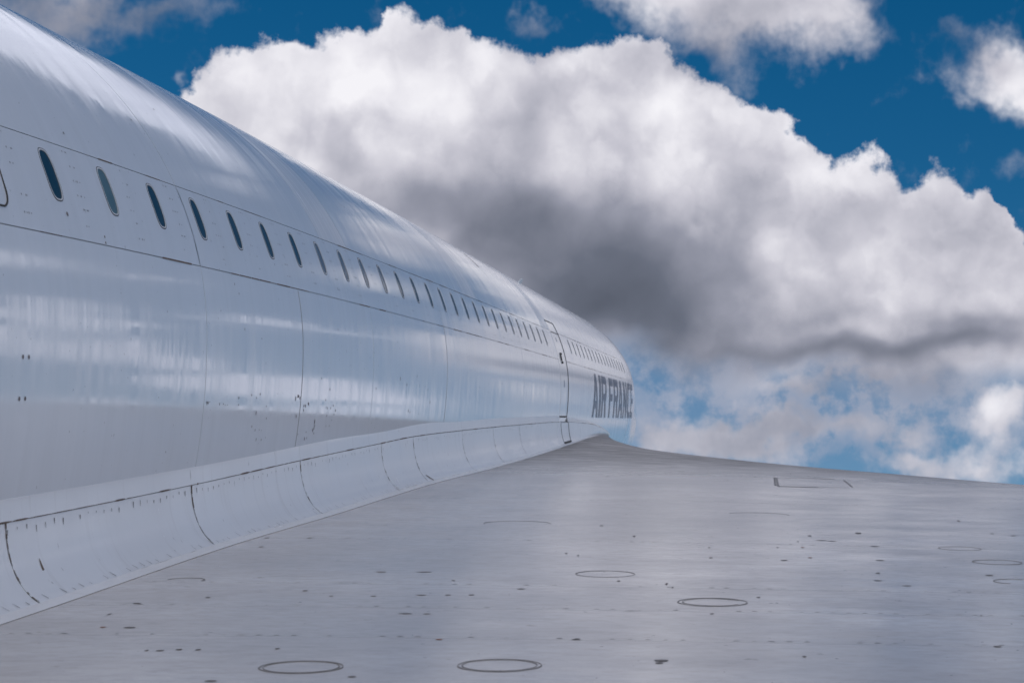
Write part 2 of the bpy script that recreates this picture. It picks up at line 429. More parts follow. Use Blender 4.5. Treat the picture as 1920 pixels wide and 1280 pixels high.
RF, RL = 1.405, 2.83
CX, CZ = -3.525, 0.326
S1 = -RL * R_(30)                                           # end of the flat lower flank
R3 = (RL * math.cos(R_(30)) - (RL - RF)) / math.cos(R_(30))
def section(s):
    """offset from the section centre and outward normal; s = metres of girth from the widest point, + up"""
    if s > PI * RF / 2:                                    # far side mirrors the near one
        (x, z), (nx, nz) = section(PI * RF - s); return (-x, z), (-nx, nz)
    if s >= 0:
        a = s / RF; return (RF * math.cos(a), RF * math.sin(a)), (math.cos(a), math.sin(a))
    if s >= S1:
        a = s / RL; return (RF - RL + RL * math.cos(a), RL * math.sin(a)), (math.cos(a), math.sin(a))
    a = -R_(30) + (s - S1) / R3
    a = max(a, -PI / 2)
    zc = -RL * 0.5 + R3 * 0.5
    return (R3 * math.cos(a), zc + R3 * math.sin(a)), (math.cos(a), math.sin(a))
S_BOT = S1 - R3 * R_(60)
S_TOP = PI * RF - S_BOT
def zoff(d): return 0.062 - 0.11 * math.exp(-(max(d, 4.0) - 5) / 4.5)
tap = pchip([-30, 31, 32, 33, 35, 38, 41, 44, 47, 48.2], [1, 1, 0.993, 0.972, 0.885, 0.76, 0.63, 0.45, 0.20, 0.03])
drp = pchip([-30, 32.5, 36, 40, 44, 48.2], [0, 0, -0.03, -0.20, -0.52, -0.95])
def fus(d, s, off=0.0):
    (x, z), (nx, nz) = section(s); k = tap(d)
    return Vector((CX + k * x + off * nx, d, CZ + zoff(d) + drp(d) + k * z + off * nz))
def fus_n(d, s):
    (_, _), (nx, nz) = section(s)
    e = 0.05
    ty = (fus(d + e, s) - fus(d - e, s)).normalized()
    n = Vector((nx, 0, nz)); n -= ty * n.dot(ty)
    return n.normalized()
def fus_s_at_z(d, z):
    """girth position on the near flank at aircraft height z"""
    q = z - (CZ + zoff(d) + drp(d)); k = tap(d)
    if q >= 0: return RF * math.asin(min(q / RF / k, 1))
    return RL * math.asin(max(q / RL / k, -1))
S_LO, S_HI, S_W = RF * R_(10.9), RF * R_(24.0), RF * R_(19.1)

# ------------------------------------------------------------------ the airliner
plane = link('airliner', None)
plane.matrix_world = AIR @ Matrix.Translation((0, 0, 0))
plane['label'] = 'white airliner with small oval windows and grey delta wing filling the left and foreground'
plane['category'] = 'airliner'

def grid_panel(name, mat, parent, P, N, u0, u1, nu, v0, v1, nv, lip=0.005, lipsides='uUvV'):
    """sheet P(u,v) with outward normal N(u,v); edges folded down by lip"""
    vs, ns, fs = [], [], []
    us = [u0 + (u1 - u0) * i / nu for i in range(nu + 1)]; vv = [v0 + (v1 - v0) * j / nv for j in range(nv + 1)]
    for u in us:
        for v in vv: vs.append(P(u, v)); ns.append(N(u, v))
    W = nv + 1
    for i in range(nu):
        for j in range(nv):
            fs.append((i*W+j, (i+1)*W+j, (i+1)*W+j+1, i*W+j+1))
    def fold(idx, out):
        base = len(vs)
        for k in idx:
            vs.append(vs[k].copy()); ns.append(out)
            vs.append(vs[k] - ns[k] * lip); ns.append(out)
        for a in range(len(idx) - 1):
            fs.append((base+2*a, base+2*a+1, base+2*a+3, base+2*a+2))
    if lip > 0:
        if 'u' in lipsides: fold([j for j in range(W)], Vector((0, -1, 0)))
        if 'U' in lipsides: fold([nu*W+j for j in range(W)], Vector((0, 1, 0)))
        if 'v' in lipsides: fold([i*W for i in range(nu+1)], Vector((0, 0, -1)))
        if 'V' in lipsides: fold([i*W+nv for i in range(nu+1)], Vector((0, 0, 1)))
    return part(name, vs, fs, mat, parent, ns)

SUB = -0.0055
# inner hull under the skin: what shows at the bottom of the joints
hs_d = [-16 + 0.5 * i for i in range(98)] + [33 + 0.5 * i for i in range(30)] + [48.1]
hull_v, hull_f = [], []
NS = 72
for d in hs_d:
    for j in range(NS):
        s = S_BOT + (S_TOP - S_BOT) * j / NS
        hull_v.append(fus(d, s, SUB))
for i in range(len(hs_d) - 1):
    for j in range(NS):
        a, b2 = i * NS + j, i * NS + (j + 1) % NS
        hull_f.append((a, b2, b2 + NS, a + NS))
hull_f.append(tuple(range(NS))); hull_f.append(tuple((len(hs_d)-1) * NS + j for j in range(NS)))
fuselage = part('fuselage', hull_v, hull_f, M_joint, plane)

def skin(name, d0, d1, s0, s1, mat=M_skin, gd=(0.002, 0.002), gs=(0.002, 0.002), parent=None, step=0.25, sstep=0.06, off=0.0):
    d0 += gd[0]; d1 -= gd[1]; s0 += gs[0]; s1 -= gs[1]
    nu = max(1, int(math.ceil((d1 - d0) / step))); nv = max(1, int(math.ceil((s1 - s0) / sstep)))
    return grid_panel(name, mat, parent or fuselage, lambda u, v: fus(u, v, off), lambda u, v: fus_n(u, v), d0, d1, nu, s0, s1, nv)

RINGS = [-16.0, -4.0, 2.4, 7.53, 9.1, 13.5, 17.8]
DOOR0, DOOR1, DOOR_LO, DOOR_HI = 20.66, 21.46, -0.335, 0.705
END = 31.1
s_flank0 = -1.30
# flank below the window belt
fl = [-16.0, -4.0, 2.4, 7.53, 9.1, 10.75, 13.25, 17.49, DOOR0]
for a, b2 in zip(fl[:-1], fl[1:]):
    g = 0.0035
    skin('side_panel', a, b2, s_flank0, S_LO, gd=(0.0015, g), gs=(0, 0.0014))
skin('side_panel', DOOR0, DOOR1, s_flank0, DOOR_LO, gs=(0, 0.008))
for a, b2 in ((DOOR1, 24.0), (24.0, 27.6), (27.6, END)):
    skin('side_panel', a, b2, s_flank0, S_LO, gd=(0.012 if a == DOOR1 else 0.003, 0.003), gs=(0, 0.0014))
# crown
cr = [(-16, -4, M_skin), (-4, 2.4, M_skin), (2.4, 7.53, M_skin), (7.53, 9.98, M_skin), (9.98, 10.62, M_band), (10.62, 14.75, M_skin),
      (14.75, 15.45, M_band), (15.45, 17.49, M_skin), (17.49, 20.0, M_skin), (20.0, DOOR0, M_band)]
S_FAR = PI * RF - S_LO
for a, b2, m in cr:
    g = 0.003 if m is M_skin else 0.001
    skin('crown_panel', a, b2, S_HI, S_FAR, m, gd=(g, 0.006 if b2 == 17.49 else g), gs=(0.0014, 0.003))
skin('crown_panel', DOOR0, DOOR1, DOOR_HI, S_FAR, gs=(0.008, 0.003))
for a, b2 in ((DOOR1, 26.0), (26.0, END)):
    skin('crown_panel', a, b2, S_HI, S_FAR, gd=(0.010 if a == DOOR1 else 0.003, 0.003))
# underside and hidden far flank in long strips
for a, b2 in ((-16, 2.4), (2.4, 13.5), (13.5, DOOR1), (DOOR1, END)):
    skin('side_panel', a, b2, S_FAR, PI * RF - s_flank0, step=0.6, sstep=0.2)
skin('belly_panel', -16, END, S_BOT, s_flank0, gs=(0, 0), step=0.8, sstep=0.2)
skin('belly_panel', -16, END, PI * RF - s_flank0, S_TOP, gs=(0, 0), step=0.8, sstep=0.2)
# tapering nose ahead of the constant section
skin('nose_panel', END, 36, S_BOT, S_TOP, gd=(0.030, 0.003), gs=(0, 0), step=0.15, sstep=0.08)
skin('nose_panel', 36, 48.2, S_BOT, S_TOP, gs=(0, 0), step=0.3, sstep=0.15)

# ------------------------------------------------------------------ window belt with real openings
PIT = 0.53
wins = [6.095 + PIT * i for i in range(-4, 27)] + [22.40 + PIT * i for i in range(0, 17)]
HW, HH = 0.0485, 0.0820            # half size of the opening in the skin
def belt(d0, d1, ws, gd=(0.003, 0.003)):
    d0 += gd[0]; d1 -= gd[1]; s0, s1 = S_LO + 0.0014, S_HI - 0.0014
    vs, ns, fs = [], [], []
    def add(d, s): vs.append(fus(d, s)); ns.append(fus_n(d, s)); return len(vs) - 1
    edges = [d0] + [(a + b2) / 2 for a, b2 in zip(ws[:-1], ws[1:])] + [d1]
    for k, wd in enumerate(ws):
        a, b2 = edges[k], edges[k+1]
        n = 40; rings = 6
        outer, inner = [], []
        for q in range(n):
            t = 2 * PI * (q + 0.5) / n; c, s_ = math.cos(t), math.sin(t)
            e = 2 / 3.2
            inner.append((wd + HW * math.copysign(abs(c) ** e, c), S_W + HH * math.copysign(abs(s_) ** e, s_)))
            # project on the cell rectangle
            rx = (b2 - wd) if c > 0 else (wd - a); rs = (s1 - S_W) if s_ > 0 else (S_W - s0)
            m = min(rx / max(abs(c), 1e-6), rs / max(abs(s_), 1e-6))
            outer.append([wd + m * c, S_W + m * s_])
        # snap the nearest sample to each rectangle corner
        for (cx_, cs_) in ((a, s0), (a, s1), (b2, s0), (b2, s1)):
            j = min(range(n), key=lambda i: (outer[i][0]-cx_)**2 + (outer[i][1]-cs_)**2)
            outer[j] = [cx_, cs_]
        ids = []
        for r in range(rings + 1):
            f = (r / rings) ** 1.3
            ids.append([add(i_[0] * (1 - f) + o_[0] * f, i_[1] * (1 - f) + o_[1] * f) for i_, o_ in zip(inner, outer)])
        for r in range(rings):
            for q in range(n):
                q2 = (q + 1) % n
                fs.append((ids[r][q], ids[r+1][q], ids[r+1][q2], ids[r][q2]))
        base = len(vs)                                        # reveal of the opening
        for q in range(n):
            p, nn = fus(*inner[q]), fus_n(*inner[q])
            c3 = fus(wd, S_W); inn = (c3 - p).normalized()
            vs.append(p); ns.append(inn); vs.append(p - nn * 0.03); ns.append(inn)
        for q in range(n):
            q2 = (q + 1) % n
            fs.append((base+2*q, base+2*q2, base+2*q2+1, base+2*q+1))
    return part('window_belt_panel', vs, fs, M_skin, fuselage, ns)
if True:
    cuts = [3.80, 7.53, 13.25, 17.49, 20.3]
    for a, b2 in zip(cuts[:-1], cuts[1:]):
        belt(a, b2, [x for x in wins if a + 0.05 < x < b2 - 0.05])
    for k, (a, b2) in enumerate(((DOOR1, 26.38), (26.38, END))):
        belt(a, b2, [x for x in wins if a + 0.05 < x < b2 - 0.05], gd=(0.010 if k == 0 else 0.003, 0.003))
    skin('window_belt_panel', 20.3, DOOR0, S_LO, S_HI)
    for a, b2 in ((-16, -4), (-4, 2.4), (2.4, 3.80)): skin('window_belt_panel', a, b2, S_LO, S_HI)
    # plain cell walls where two openings are too close to a joint are covered by the same strip

# window: gasket line, raised white frame and recessed pane, one mesh each, shared
def oval_ring(a0, b0, z0, a1, b1, z1, n=40, e=2/2.5):
    pts = []
    for (a, b2, z) in ((a0, b0, z0), (a1, b1, z1)):
        pts.append([Vector((math.copysign(abs(math.cos(2*PI*(q+.5)/n))**e, math.cos(2*PI*(q+.5)/n))*a,
                            math.copysign(abs(math.sin(2*PI*(q+.5)/n))**e, math.sin(2*PI*(q+.5)/n))*b2, z)) for q in range(n)])
    return pts
def ring_mesh(name, prof, mat, cap=False, n=40):
    """prof: list of (half width, half height, z) from outside in"""
    vs, fs = [], []
    for (a, b2, z) in prof:
        for q in range(n):
            t = 2*PI*(q+.5)/n; c, s_ = math.cos(t), math.sin(t); e = 2/3.2
            x, y = math.copysign(abs(c)**e, c)*a, math.copysign(abs(s_)**e, s_)*b2
            vs.append((x, y, z - y*y/(2*RF)))
    for r in range(len(prof)-1):
        for q in range(n):
            q2 = (q+1) % n
            fs.append((r*n+q, r*n+q2, (r+1)*n+q2, (r+1)*n+q))
    if cap:
        vs.append((0, 0, prof[-1][2])); k = len(vs)-1
        for q in range(n): fs.append(((len(prof)-1)*n+q, (len(prof)-1)*n+(q+1) % n, k))
    fs = [tuple(reversed(f)) if (Vector(vs[f[1]])-Vector(vs[f[0]])).cross(Vector(vs[f[2]])-Vector(vs[f[0]])).z < 0 else f for f in fs]
    me = bpy.data.meshes.new(name); me.from_pydata(vs, [], fs); me.update()
    me.polygons.foreach_set('use_smooth', [True]*len(me.polygons)); me.materials.append(mat)
    return me
me_gasket = ring_mesh('gasket', [(0.0528, 0.0873, 0.0002), (0.0524, 0.0869, 0.0013), (0.0500, 0.0845, 0.0013), (0.0495, 0.084, 0.0002)], M_gasket)
me_frame = ring_mesh('window', [(0.0505, 0.0850, 0.0), (0.0495, 0.0840, 0.0016), (0.0465, 0.0795, 0.0016), (0.0460, 0.0790, 0.0002)], M_frame)
me_pane = {k: ring_mesh('pane', [(0.0463, 0.0793, -0.0008), (0.030, 0.054, -0.0004)], m, cap=True) for k, m in (('d', M_pane), ('g', M_paneg), ('l', M_panel))}
for wd in wins:
    if wd < 5.0: 
        if wd < 3.9: continue
    win = link('window', me_frame, plane)
    nrm = fus_n(wd, S_W); yd = (fus(wd+.1, S_W) - fus(wd-.1, S_W)).normalized(); up = nrm.cross(yd) * 1.0
    # local x = along the fuselage, y = up the girth, z = outward
    up = (fus(wd, S_W + .05) - fus(wd, S_W - .05)).normalized()
    M = Matrix((yd, up, yd.cross(up))).transposed().to_4x4()
    if M.to_3x3().col[2].dot(nrm) < 0: M = Matrix((-yd, up, nrm)).transposed().to_4x4()
    M.translation = fus(wd, S_W)
    win.matrix_local = M
    i = round((wd - 6.095) / PIT)
    kind = 'g' if i == 1 else ('l' if i in (7, 8, 9, 10) else 'd')
    if wd > 22: kind = 'l' if i % 3 else 'd'
    p = link('pane', me_pane[kind], win)
    g = link('gasket', me_gasket, win)
    if kind == 'g': p['label'] = 'paler teal pane with its blind down'

# ------------------------------------------------------------------ forward door
door = skin('door', DOOR0, DOOR1, DOOR_LO, DOOR_HI, M_door, gd=(0.008, 0.014), gs=(0.010, 0.010), parent=plane, off=0.001)
def strip_on(name, d0, d1, s0, s1, mat, parent, off=0.002, stp=0.1):
    nu = max(1, int(math.ceil(abs(d1 - d0) / stp))); nv = max(1, int(math.ceil(abs(s1 - s0) / stp)))
    return grid_panel(name, mat, parent, lambda u, v: fus(u, v, off), lambda u, v: fus_n(u, v), d0, d1, nu, s0, s1, nv, lip=off + 0.001)
def tube_on(name, pts, r, mat, parent, n=6):
    vs, fs = [], []
    for k, p in enumerate(pts):
        t = (pts[min(k+1, len(pts)-1)] - pts[max(k-1, 0)]).normalized()
        a = t.orthogonal().normalized(); b2 = t.cross(a)
        for q in range(n):
            an = 2*PI*q/n; vs.append(p + a*math.cos(an)*r + b2*math.sin(an)*r)
    for k in range(len(pts)-1):
        for q in range(n):
            q2 = (q+1) % n; fs.append((k*n+q, k*n+q2, (k+1)*n+q2, (k+1)*n+q))
    fs.append(tuple(range(n))); fs.append(tuple((len(pts)-1)*n+q for q in range(n)))
    return part(name, vs, fs, mat, parent)
tube_on('door_seal', [fus(DOOR1 - 0.006, DOOR_LO + (DOOR_HI - DOOR_LO) * i / 20, -0.004) for i in range(21)], 0.010, M_gap, door)
tube_on('door_seal', [fus(DOOR0 + (DOOR1 - DOOR0) * i / 8, DOOR_HI - 0.004, -0.004) for i in range(9)], 0.008, M_gap, door)
tube_on('door_seal', [fus(DOOR0 + (DOOR1 - DOOR0) * i / 8, DOOR_LO + 0.004, -0.004) for i in range(9)], 0.007, M_gap, door)
strip_on('door_joint', 20.72, 21.44, S_HI - 0.02, S_HI - 0.008, M_gap, door, 0.0015)
# recessed handle: C-shaped
hp = [fus(21.0 + 0.055 * math.cos(a), 0.29 + 0.055 * math.sin(a), 0.006) for a in [R_(50 + 26 * k) for k in range(11)]]
tube_on('door_handle', hp, 0.007, M_gap, door)
strip_on('door_placard', 20.98, 21.06, -0.02, 0.05, M_text, door, 0.0015)
strip_on('door_placard', 20.98, 21.04, 0.47, 0.52, M_text, door, 0.0015)

# hatch whose forward edge is just inside the picture
hc = []
H0, H1, HS0, HS1, rr = 4.35, 5.87, 0.36, 0.53, 0.05
def rrect(a0, a1, b0, b1, r, n=6):
    pts = []
    for (cx_, cy_, st) in ((a1-r, b1-r, 0), (a0+r, b1-r, 90), (a0+r, b0+r, 180), (a1-r, b0+r, 270)):
        for k in range(n+1):
            an = R_(st + 90*k/n); pts.append((cx_ + r*math.cos(an), cy_ + r*math.sin(an)))
    return pts
pts = rrect(5.20, 5.655, S_LO + 0.055, S_HI - 0.05, 0.045)
pp = [fus(a, b2, 0.0012) for a, b2 in pts]; pp.append(pp[0]); pp.append(pp[1])
tube_on('emergency_hatch', pp, 0.0032, M_gap, plane)

# aerial blade on the crown
ab = []
aD, aS = 23.0, RF * R_(61.4)
p0, nn, ta = fus(aD, aS), fus_n(aD, aS), Vector((0, 1, 0))
vs = []; fs = []
for (dd, hh, th) in ((0, 0, .012), (0.16, 0, .012), (0.15, .055, .008), (0.06, .055, .008)):
    c0 = p0 + ta * dd + nn * hh; side = nn.cross(ta)
    vs += [c0 + side * th, c0 - side * th]
fs = [(0, 2, 4, 6), (1, 7, 5, 3), (0, 1, 3, 2), (2, 3, 5, 4), (4, 5, 7, 6), (6, 7, 1, 0)]
part('aerial', vs, fs, M_frame, plane, smooth=False)

for dj in (9.1, 13.25):
    strip_on('joint_sealant', dj - .004, dj + .004, -0.95, S_LO - .01, M_joint, fuselage, 0.0008, .06)

# ------------------------------------------------------------------ lettering AIR FRANCE
lettering = link('lettering', None, plane)
SB, ST = -0.335, 0.215
def P(poly, pts): poly.append(pts)
# letters as lists of 4-point pieces in a unit cell (x 0..1 towards the nose, y 0..1 up)
GL = {
 'A': [[(0,0),(.27,0),(.45,.62),(.36,1)], [(.36,1),(.45,.62),(.55,.62),(.64,1)], [(.64,1),(.55,.62),(.73,0),(1,0)], [(.30,.20),(.35,.38),(.65,.38),(.70,.20)]],
 'I': [[(0,0),(1,0),(1,1),(0,1)]],
 'R': [[(0,0),(.27,0),(.27,1),(0,1)], [(.27,.82),(.80,.80),(.88,1),(.27,1)], [(.80,.80),(1,.86),(1,.56),(.74,.58)], [(.80,.80),(.88,1),(.97,.97),(1,.86)],
       [(.27,.42),(.88,.42),(1,.56),(.74,.58)], [(.27,.58),(.74,.58),(.60,.50),(.27,.42)], [(.50,.42),(.80,.42),(1,0),(.72,0)]],
 'F': [[(0,0),(.30,0),(.30,1),(0,1)], [(.30,.80),(1,.80),(1,1),(.30,1)], [(.30,.42),(.85,.42),(.85,.60),(.30,.60)]],
 'N': [[(0,0),(.27,0),(.27,1),(0,1)], [(.27,1),(.27,.62),(.73,0),(.73,.38)], [(.73,0),(1,0),(1,1),(.73,1)]],
 'C': [[(0,.2),(.28,.26),(.28,.74),(0,.8)], [(0,.8),(.28,.74),(.42,.82),(.30,1)], [(.30,1),(.42,.82),(1,.82),(1,1)], [(0,.2),(.30,0),(.42,.18),(.28,.26)], [(.30,0),(1,0),(1,.18),(.42,.18)]],
 'E': [[(0,0),(.28,0),(.28,1),(0,1)], [(.28,.82),(1,.82),(1,1),(.28,1)], [(.28,.42),(.88,.42),(.88,.58),(.28,.58)], [(.28,0),(1,0),(1,.18),(.28,.18)]],
}
def letter(ch, d0, d1, off=0.0022, n=6):
    vs, ns, fs = [], [], []
    for quad in GL[ch]:
        b0 = len(vs)
        for i in range(n+1):
            for j in range(n+1):
                u, v = i/n, j/n
                x = (1-u)*(1-v)*quad[0][0] + u*(1-v)*quad[1][0] + u*v*quad[2][0] + (1-u)*v*quad[3][0]
                y = (1-u)*(1-v)*quad[0][1] + u*(1-v)*quad[1][1] + u*v*quad[2][1] + (1-u)*v*quad[3][1]
                d, s = d0 + (d1-d0)*x, SB + (ST-SB)*y
                vs.append(fus(d, s, off)); ns.append(fus_n(d, s))
        for i in range(n):
            for j in range(n):
                fs.append((b0+i*(n+1)+j, b0+(i+1)*(n+1)+j, b0+(i+1)*(n+1)+j+1, b0+i*(n+1)+j+1))
    return part('letter', vs, fs, M_text, lettering, ns)
for ch, a, b2 in (('A',24.58,25.38),('I',25.50,25.78),('R',25.92,26.66),('F',27.14,27.82),('R',27.97,28.80),('A',28.88,29.74),('N',29.90,30.62),('C',30.78,31.42),('E',31.6,32.2)):
    letter(ch, a, b2)

# ------------------------------------------------------------------ wing root fairing
z_top = pchip([-16,2,5.7,7.46,9.18,11.08,12.07,14,17,21.3,23,24.5,26.0,27.0,27.9], [-.60,-.36,-.284,-.237,-.178,-.119,-.089,-.06,-.028,0.0,-.012,-.03,-.075,-.125,-.185])
z_bot = pchip([-16,0,3,5.3,7.46,9.19,11.06,12.17,14,17,21.3,24.5,27.0,27.9], [-.68,-.62,-.585,-.53,-.467,-.43,-.388,-.368,-.348,-.305,-.23,-.19,-.175,-.20])
x_bot = pchip([-16,5,7.46,9.2,14,18,21.3,24,26,27.9], [-2.02,-2.06,-2.066,-2.045,-2.04,-2.055,-2.09,-2.14,-2.17,-2.185])
def fair(d, t, off=0.0):
    zt, zb, xb = z_top(d), z_bot(d), x_bot(d)
    p = fus(d, fus_s_at_z(d, zt), 0.016); x0 = p.x
    b0, b1, b2_, b3 = (0,0), (0.02,.52), (.38,.84), (1,1)
    q = [ (1-t)**3*b0[k] + 3*t*(1-t)**2*b1[k] + 3*t*t*(1-t)*b2_[k] + t**3*b3[k] for k in (0,1)]
    r = Vector((x0 + (xb - x0)*q[0], d, zt + (zb - zt)*q[1]))
    if off: r += fair_n(d, t) * off
    return r
def fair_n(d, t):
    t0, t1 = max(t-.02, 0), min(t+.02, 1)
    a = fair(d, t1) - fair(d, t0); b2 = fair(d+.05, t) - fair(d-.05, t)
    n = a.cross(b2)
    if n.x < 0: n = -n
    return n.normalized()
fbase_v, fbase_f = [], []
fds = [-16 + .5*i for i in range(34)] + [1 + .3*i for i in range(90)]
fds = [x for x in fds if x < 27.9]
for d in fds:
    for j in range(13): fbase_v.append(fair(d, j/12, -0.010))
for i in range(len(fds)-1):
    for j in range(12):
        fbase_f.append((i*13+j, (i+1)*13+j, (i+1)*13+j+1, i*13+j+1))
fairing = part('wing_root_fairing', fbase_v, fbase_f, M_joint, plane)
FS = [-16,-8,-4,-1.2,1.0,3.1,5.64,7.46,9.18,11.08,12.07,14.0,15.6,17.26,18.9,20.3,DOOR0+.1,DOOR1+.1,23.0,24.5,26.0,27.85]
for k, (a, b2) in enumerate(zip(FS[:-1], FS[1:])):
    isdoor = abs(a - DOOR0 - .1) < 1e-3
    ga = 0.010 if isdoor or abs(a - DOOR1 - .1) < 1e-3 else 0.003
    gb = 0.010 if isdoor else 0.003
    if not isdoor:
        grid_panel('fairing_panel', M_fair, fairing, lambda u, v: fair(u, v), lambda u, v: fair_n(u, v), a+ga, b2-gb, max(2, int((b2-a)/.2)), 0.012, 0.985, 14, lip=0.008)
    else:
        grid_panel('fairing_panel', M_fair, fairing, lambda u, v: fair(u, v, .002), lambda u, v: fair_n(u, v), a+.012, b2-.012, 5, 0.03, 0.86, 14, lip=0.01)
        tube_on('fairing_step', [fair(a + .012, 0.03 + .83*i/12, -.003) for i in range(13)], 0.006, M_gap, fairing)
        tube_on('fairing_step', [fair(b2 - .006, 0.03 + .83*i/12, -.003) for i in range(13)], 0.010, M_gap, fairing)
        tube_on('fairing_step', [fair(a + (b2-a)*i/6, .88, -.003) for i in range(7)], 0.012, M_gap, fairing)
# flange above (lapped on the fuselage) and the white strip below on the wing
def fl_top(d, v, off=0):
    zt = z_top(d); h = 0.064 * min(1, max(0.25, (28.2 - d) / 8))
    hh = h + 0.006 * math.sin(d * 2.1) * math.exp(-((d-12)/3)**2)
    s0 = fus_s_at_z(d, zt + hh * v)
    return fus(d, s0, 0.016 * (1 - v) ** 1.2 + 0.002)
def fl_top_n(d, v):
    a = fl_top(d, min(v+.05, 1)) - fl_top(d, max(v-.05, 0)); b2 = fl_top(d+.05, v) - fl_top(d-.05, v)
    n = b2.cross(a); 
    if n.x < 0: n = -n
    return n.normalized()
FT = [-16, -6, 1.0, 9.18, 14.0, DOOR0]
for a, b2 in list(zip(FT[:-1], FT[1:])) + [(DOOR1 + .02, 27.85)]:
    grid_panel('flange_strip', M_fair, fairing, fl_top, fl_top_n, a+.002, b2-.002, max(2, int((b2-a)/.2)), 0.03, 1.0, 4, lip=0.003)

# ------------------------------------------------------------------ wing
x_le = pchip([-16,-8,0,4,8,12,15,18,20,22,24,26,27.4,27.9], [10.5,9.4,8.0,6.8,5.0,3.2,1.97,1.0,.15,-.78,-1.45,-1.95,-2.16,-2.18])
z_le = pchip([-16,0,8,12,15,18,22,24,26,27.4,27.9], [-1.1,-.85,-.62,-.50,-.474,-.462,-.40,-.335,-.25,-.195,-.205])
def wing(d, t, off=0.0):
    xr, zr, xl, zl = x_bot(d), z_bot(d), x_le(d), z_le(d)
    g = t ** 1.5
    # rounded lip where the surface rolls over into the leading edge
    e = max(0.0, t - 0.955) / 0.045
    return Vector((xr + (xl - xr) * t, d, zr + (zl - zr) * g - 0.035 * e * e + off))
def wing_n(d, t):
    a = wing(d, min(t+.01, 1)) - wing(d, max(t-.01, 0)); b2 = wing(d+.05, t) - wing(d-.05, t)
    n = a.cross(b2)
    if n.z < 0: n = -n
    return n.normalized()
def wing_xt(x, d):  return (x - x_bot(d)) / (x_le(d) - x_bot(d))
wd_ = [-16 + .5*i for i in range(60)] + [14 + .25*i for i in range(55)] + [27.8]
wv, wf = [], []
NT_ = 36
for d in wd_:
    row = []
    for j in range(NT_+1):
        t = j/NT_; row.append(wing(d, t, -0.006))
    le = wing(d, 1.0); th = 0.05
    chord = x_le(d) - x_bot(d)
    row.append(Vector((le.x + .012, d, le.z - .03)))
    for j in range(9):
        t = 1 - j/8
        base = wing(d, t)
        row.append(Vector((base.x, d, base.z - .06 - min(.45, .10 * chord) * (1 - t) ** .6)))
    wv += row
RW = NT_ + 1 + 1 + 9
for i in range(len(wd_)-1):
    for j in range(RW-1):
        wf.append((i*RW+j, (i+1)*RW+j, (i+1)*RW+j+1, i*RW+j+1))
wf.append(tuple(range(RW)))
wingo = part('wing', wv, wf, M_wjoint, plane)
WS = [-16,-10,-5,-1,1.6,3.55,5.0,5.62,6.2,7.8,10.4,14.4,17.2,20.4,27.75]
# skin laid in chord-wise strips between span-wise joints; spanwise cuts at constant x further out
def wpanel(d0, d1, g=0.0012):
    def Pf(u, v):
        d = u; return wing(d, v)
    return grid_panel('wing_panel', M_wing, wingo, Pf, wing_n, d0+g, d1-g, max(2, int(math.ceil((d1-d0)/.22))), 0.0, 1.0, 70, lip=0.004, lipsides='uU')
for a, b2 in zip(WS[:-1], WS[1:]): wpanel(a, b2)
# white strip along the foot of the fairing
def foot(d, v):
    x = x_bot(d) - .004 + v * 0.062 * min(1, max(.3, (28.5-d)/8)); t = max(0, wing_xt(x, d)) if d < 27.5 else 0
    return Vector((x, d, wing(d, min(t, 1)).z + 0.004 - .0025*v))
for a, b2 in ((-16,-4),(-4,3.1),(3.1,7.52),(7.52,9.4),(9.4,12.5),(12.5,18.9),(18.9,27.2)):
    grid_panel('foot_strip', M_fair, fairing, foot, lambda u, v: Vector((.05,0,1)).normalized(), a+.002, b2-.002, max(2, int((b2-a)/.25)), 0, 1, 2, lip=0.006)

# things let into the wing skin
def groove_ring(px, py, rpx, w_=0.004, arc=(0, 360), name='access_panel', sq=1.0):
    """round access cover: thin proud disc inside a dark ring, placed where the photo's line of sight meets the wing"""
    c = hit_wing(px, py)
    if c is None: return
    d = c.y; r = rpx * d / F
    n = 40
    vs, fs = [], []
    def at(x, y, o):
        dd = c.y + y; xx = c.x + x
        return wing(dd, min(max(wing_xt(xx, dd), 0), 1)) + Vector((0, 0, o))
    ph, k1 = rng.random() * 6, rng.random(); wd_q = [w_ * max(.12, .55 + .55 * math.sin(ph + q * .55) * math.sin(ph * 2 + q * .23) + .25 * rng.random()) for q in range(n+1)]
    for (sg, o) in ((1, .0006), (.6, .0016), (-.6, .0016), (-1, .0006)):
        for q in range(n+1):
            q_r = r + wd_q[q] * sg
            an = R_(arc[0] + (arc[1]-arc[0]) * q / n); vs.append(at(q_r*math.cos(an), q_r*math.sin(an)*sq, o))
    for k in range(3):
        for q in range(n): fs.append((k*(n+1)+q, k*(n+1)+q+1, (k+1)*(n+1)+q+1, (k+1)*(n+1)+q))
    return part(name, vs, fs, M_ring, wingo)
def hit_wing(px, py):
    dx, dz = (px - VX) / F, (VY - py) / F
    lo = None; prev = None
    d = 1.5
    while d < 27:
        x = dx * d; t = wing_xt(x, d)
        if 0 <= t <= 1:
            q = dz * d - wing(d, t).z
            if prev is not None and prev > 0 >= q:
                return Vector((x, d, wing(d, t).z))
            prev = q
        d += 0.01
    return None
def disc_on_wing(px, py, rx, ry=None, mat=None, h=0.002, name='fastener'):
    c = hit_wing(px, py)
    if c is None: return [], []
    r = rx * c.y / F; ry_ = r if ry is None else ry * c.y / F
    vs, fs = [], []
    n = 8
    for q in range(n):
        an = 2*PI*q/n; vs.append(c + Vector((r*math.cos(an), ry_*math.sin(an), h*.4)))
    vs.append(c + Vector((0, 0, h)))
    fs = [(q, (q+1) % n, n) for q in range(n)]
    return vs, fs
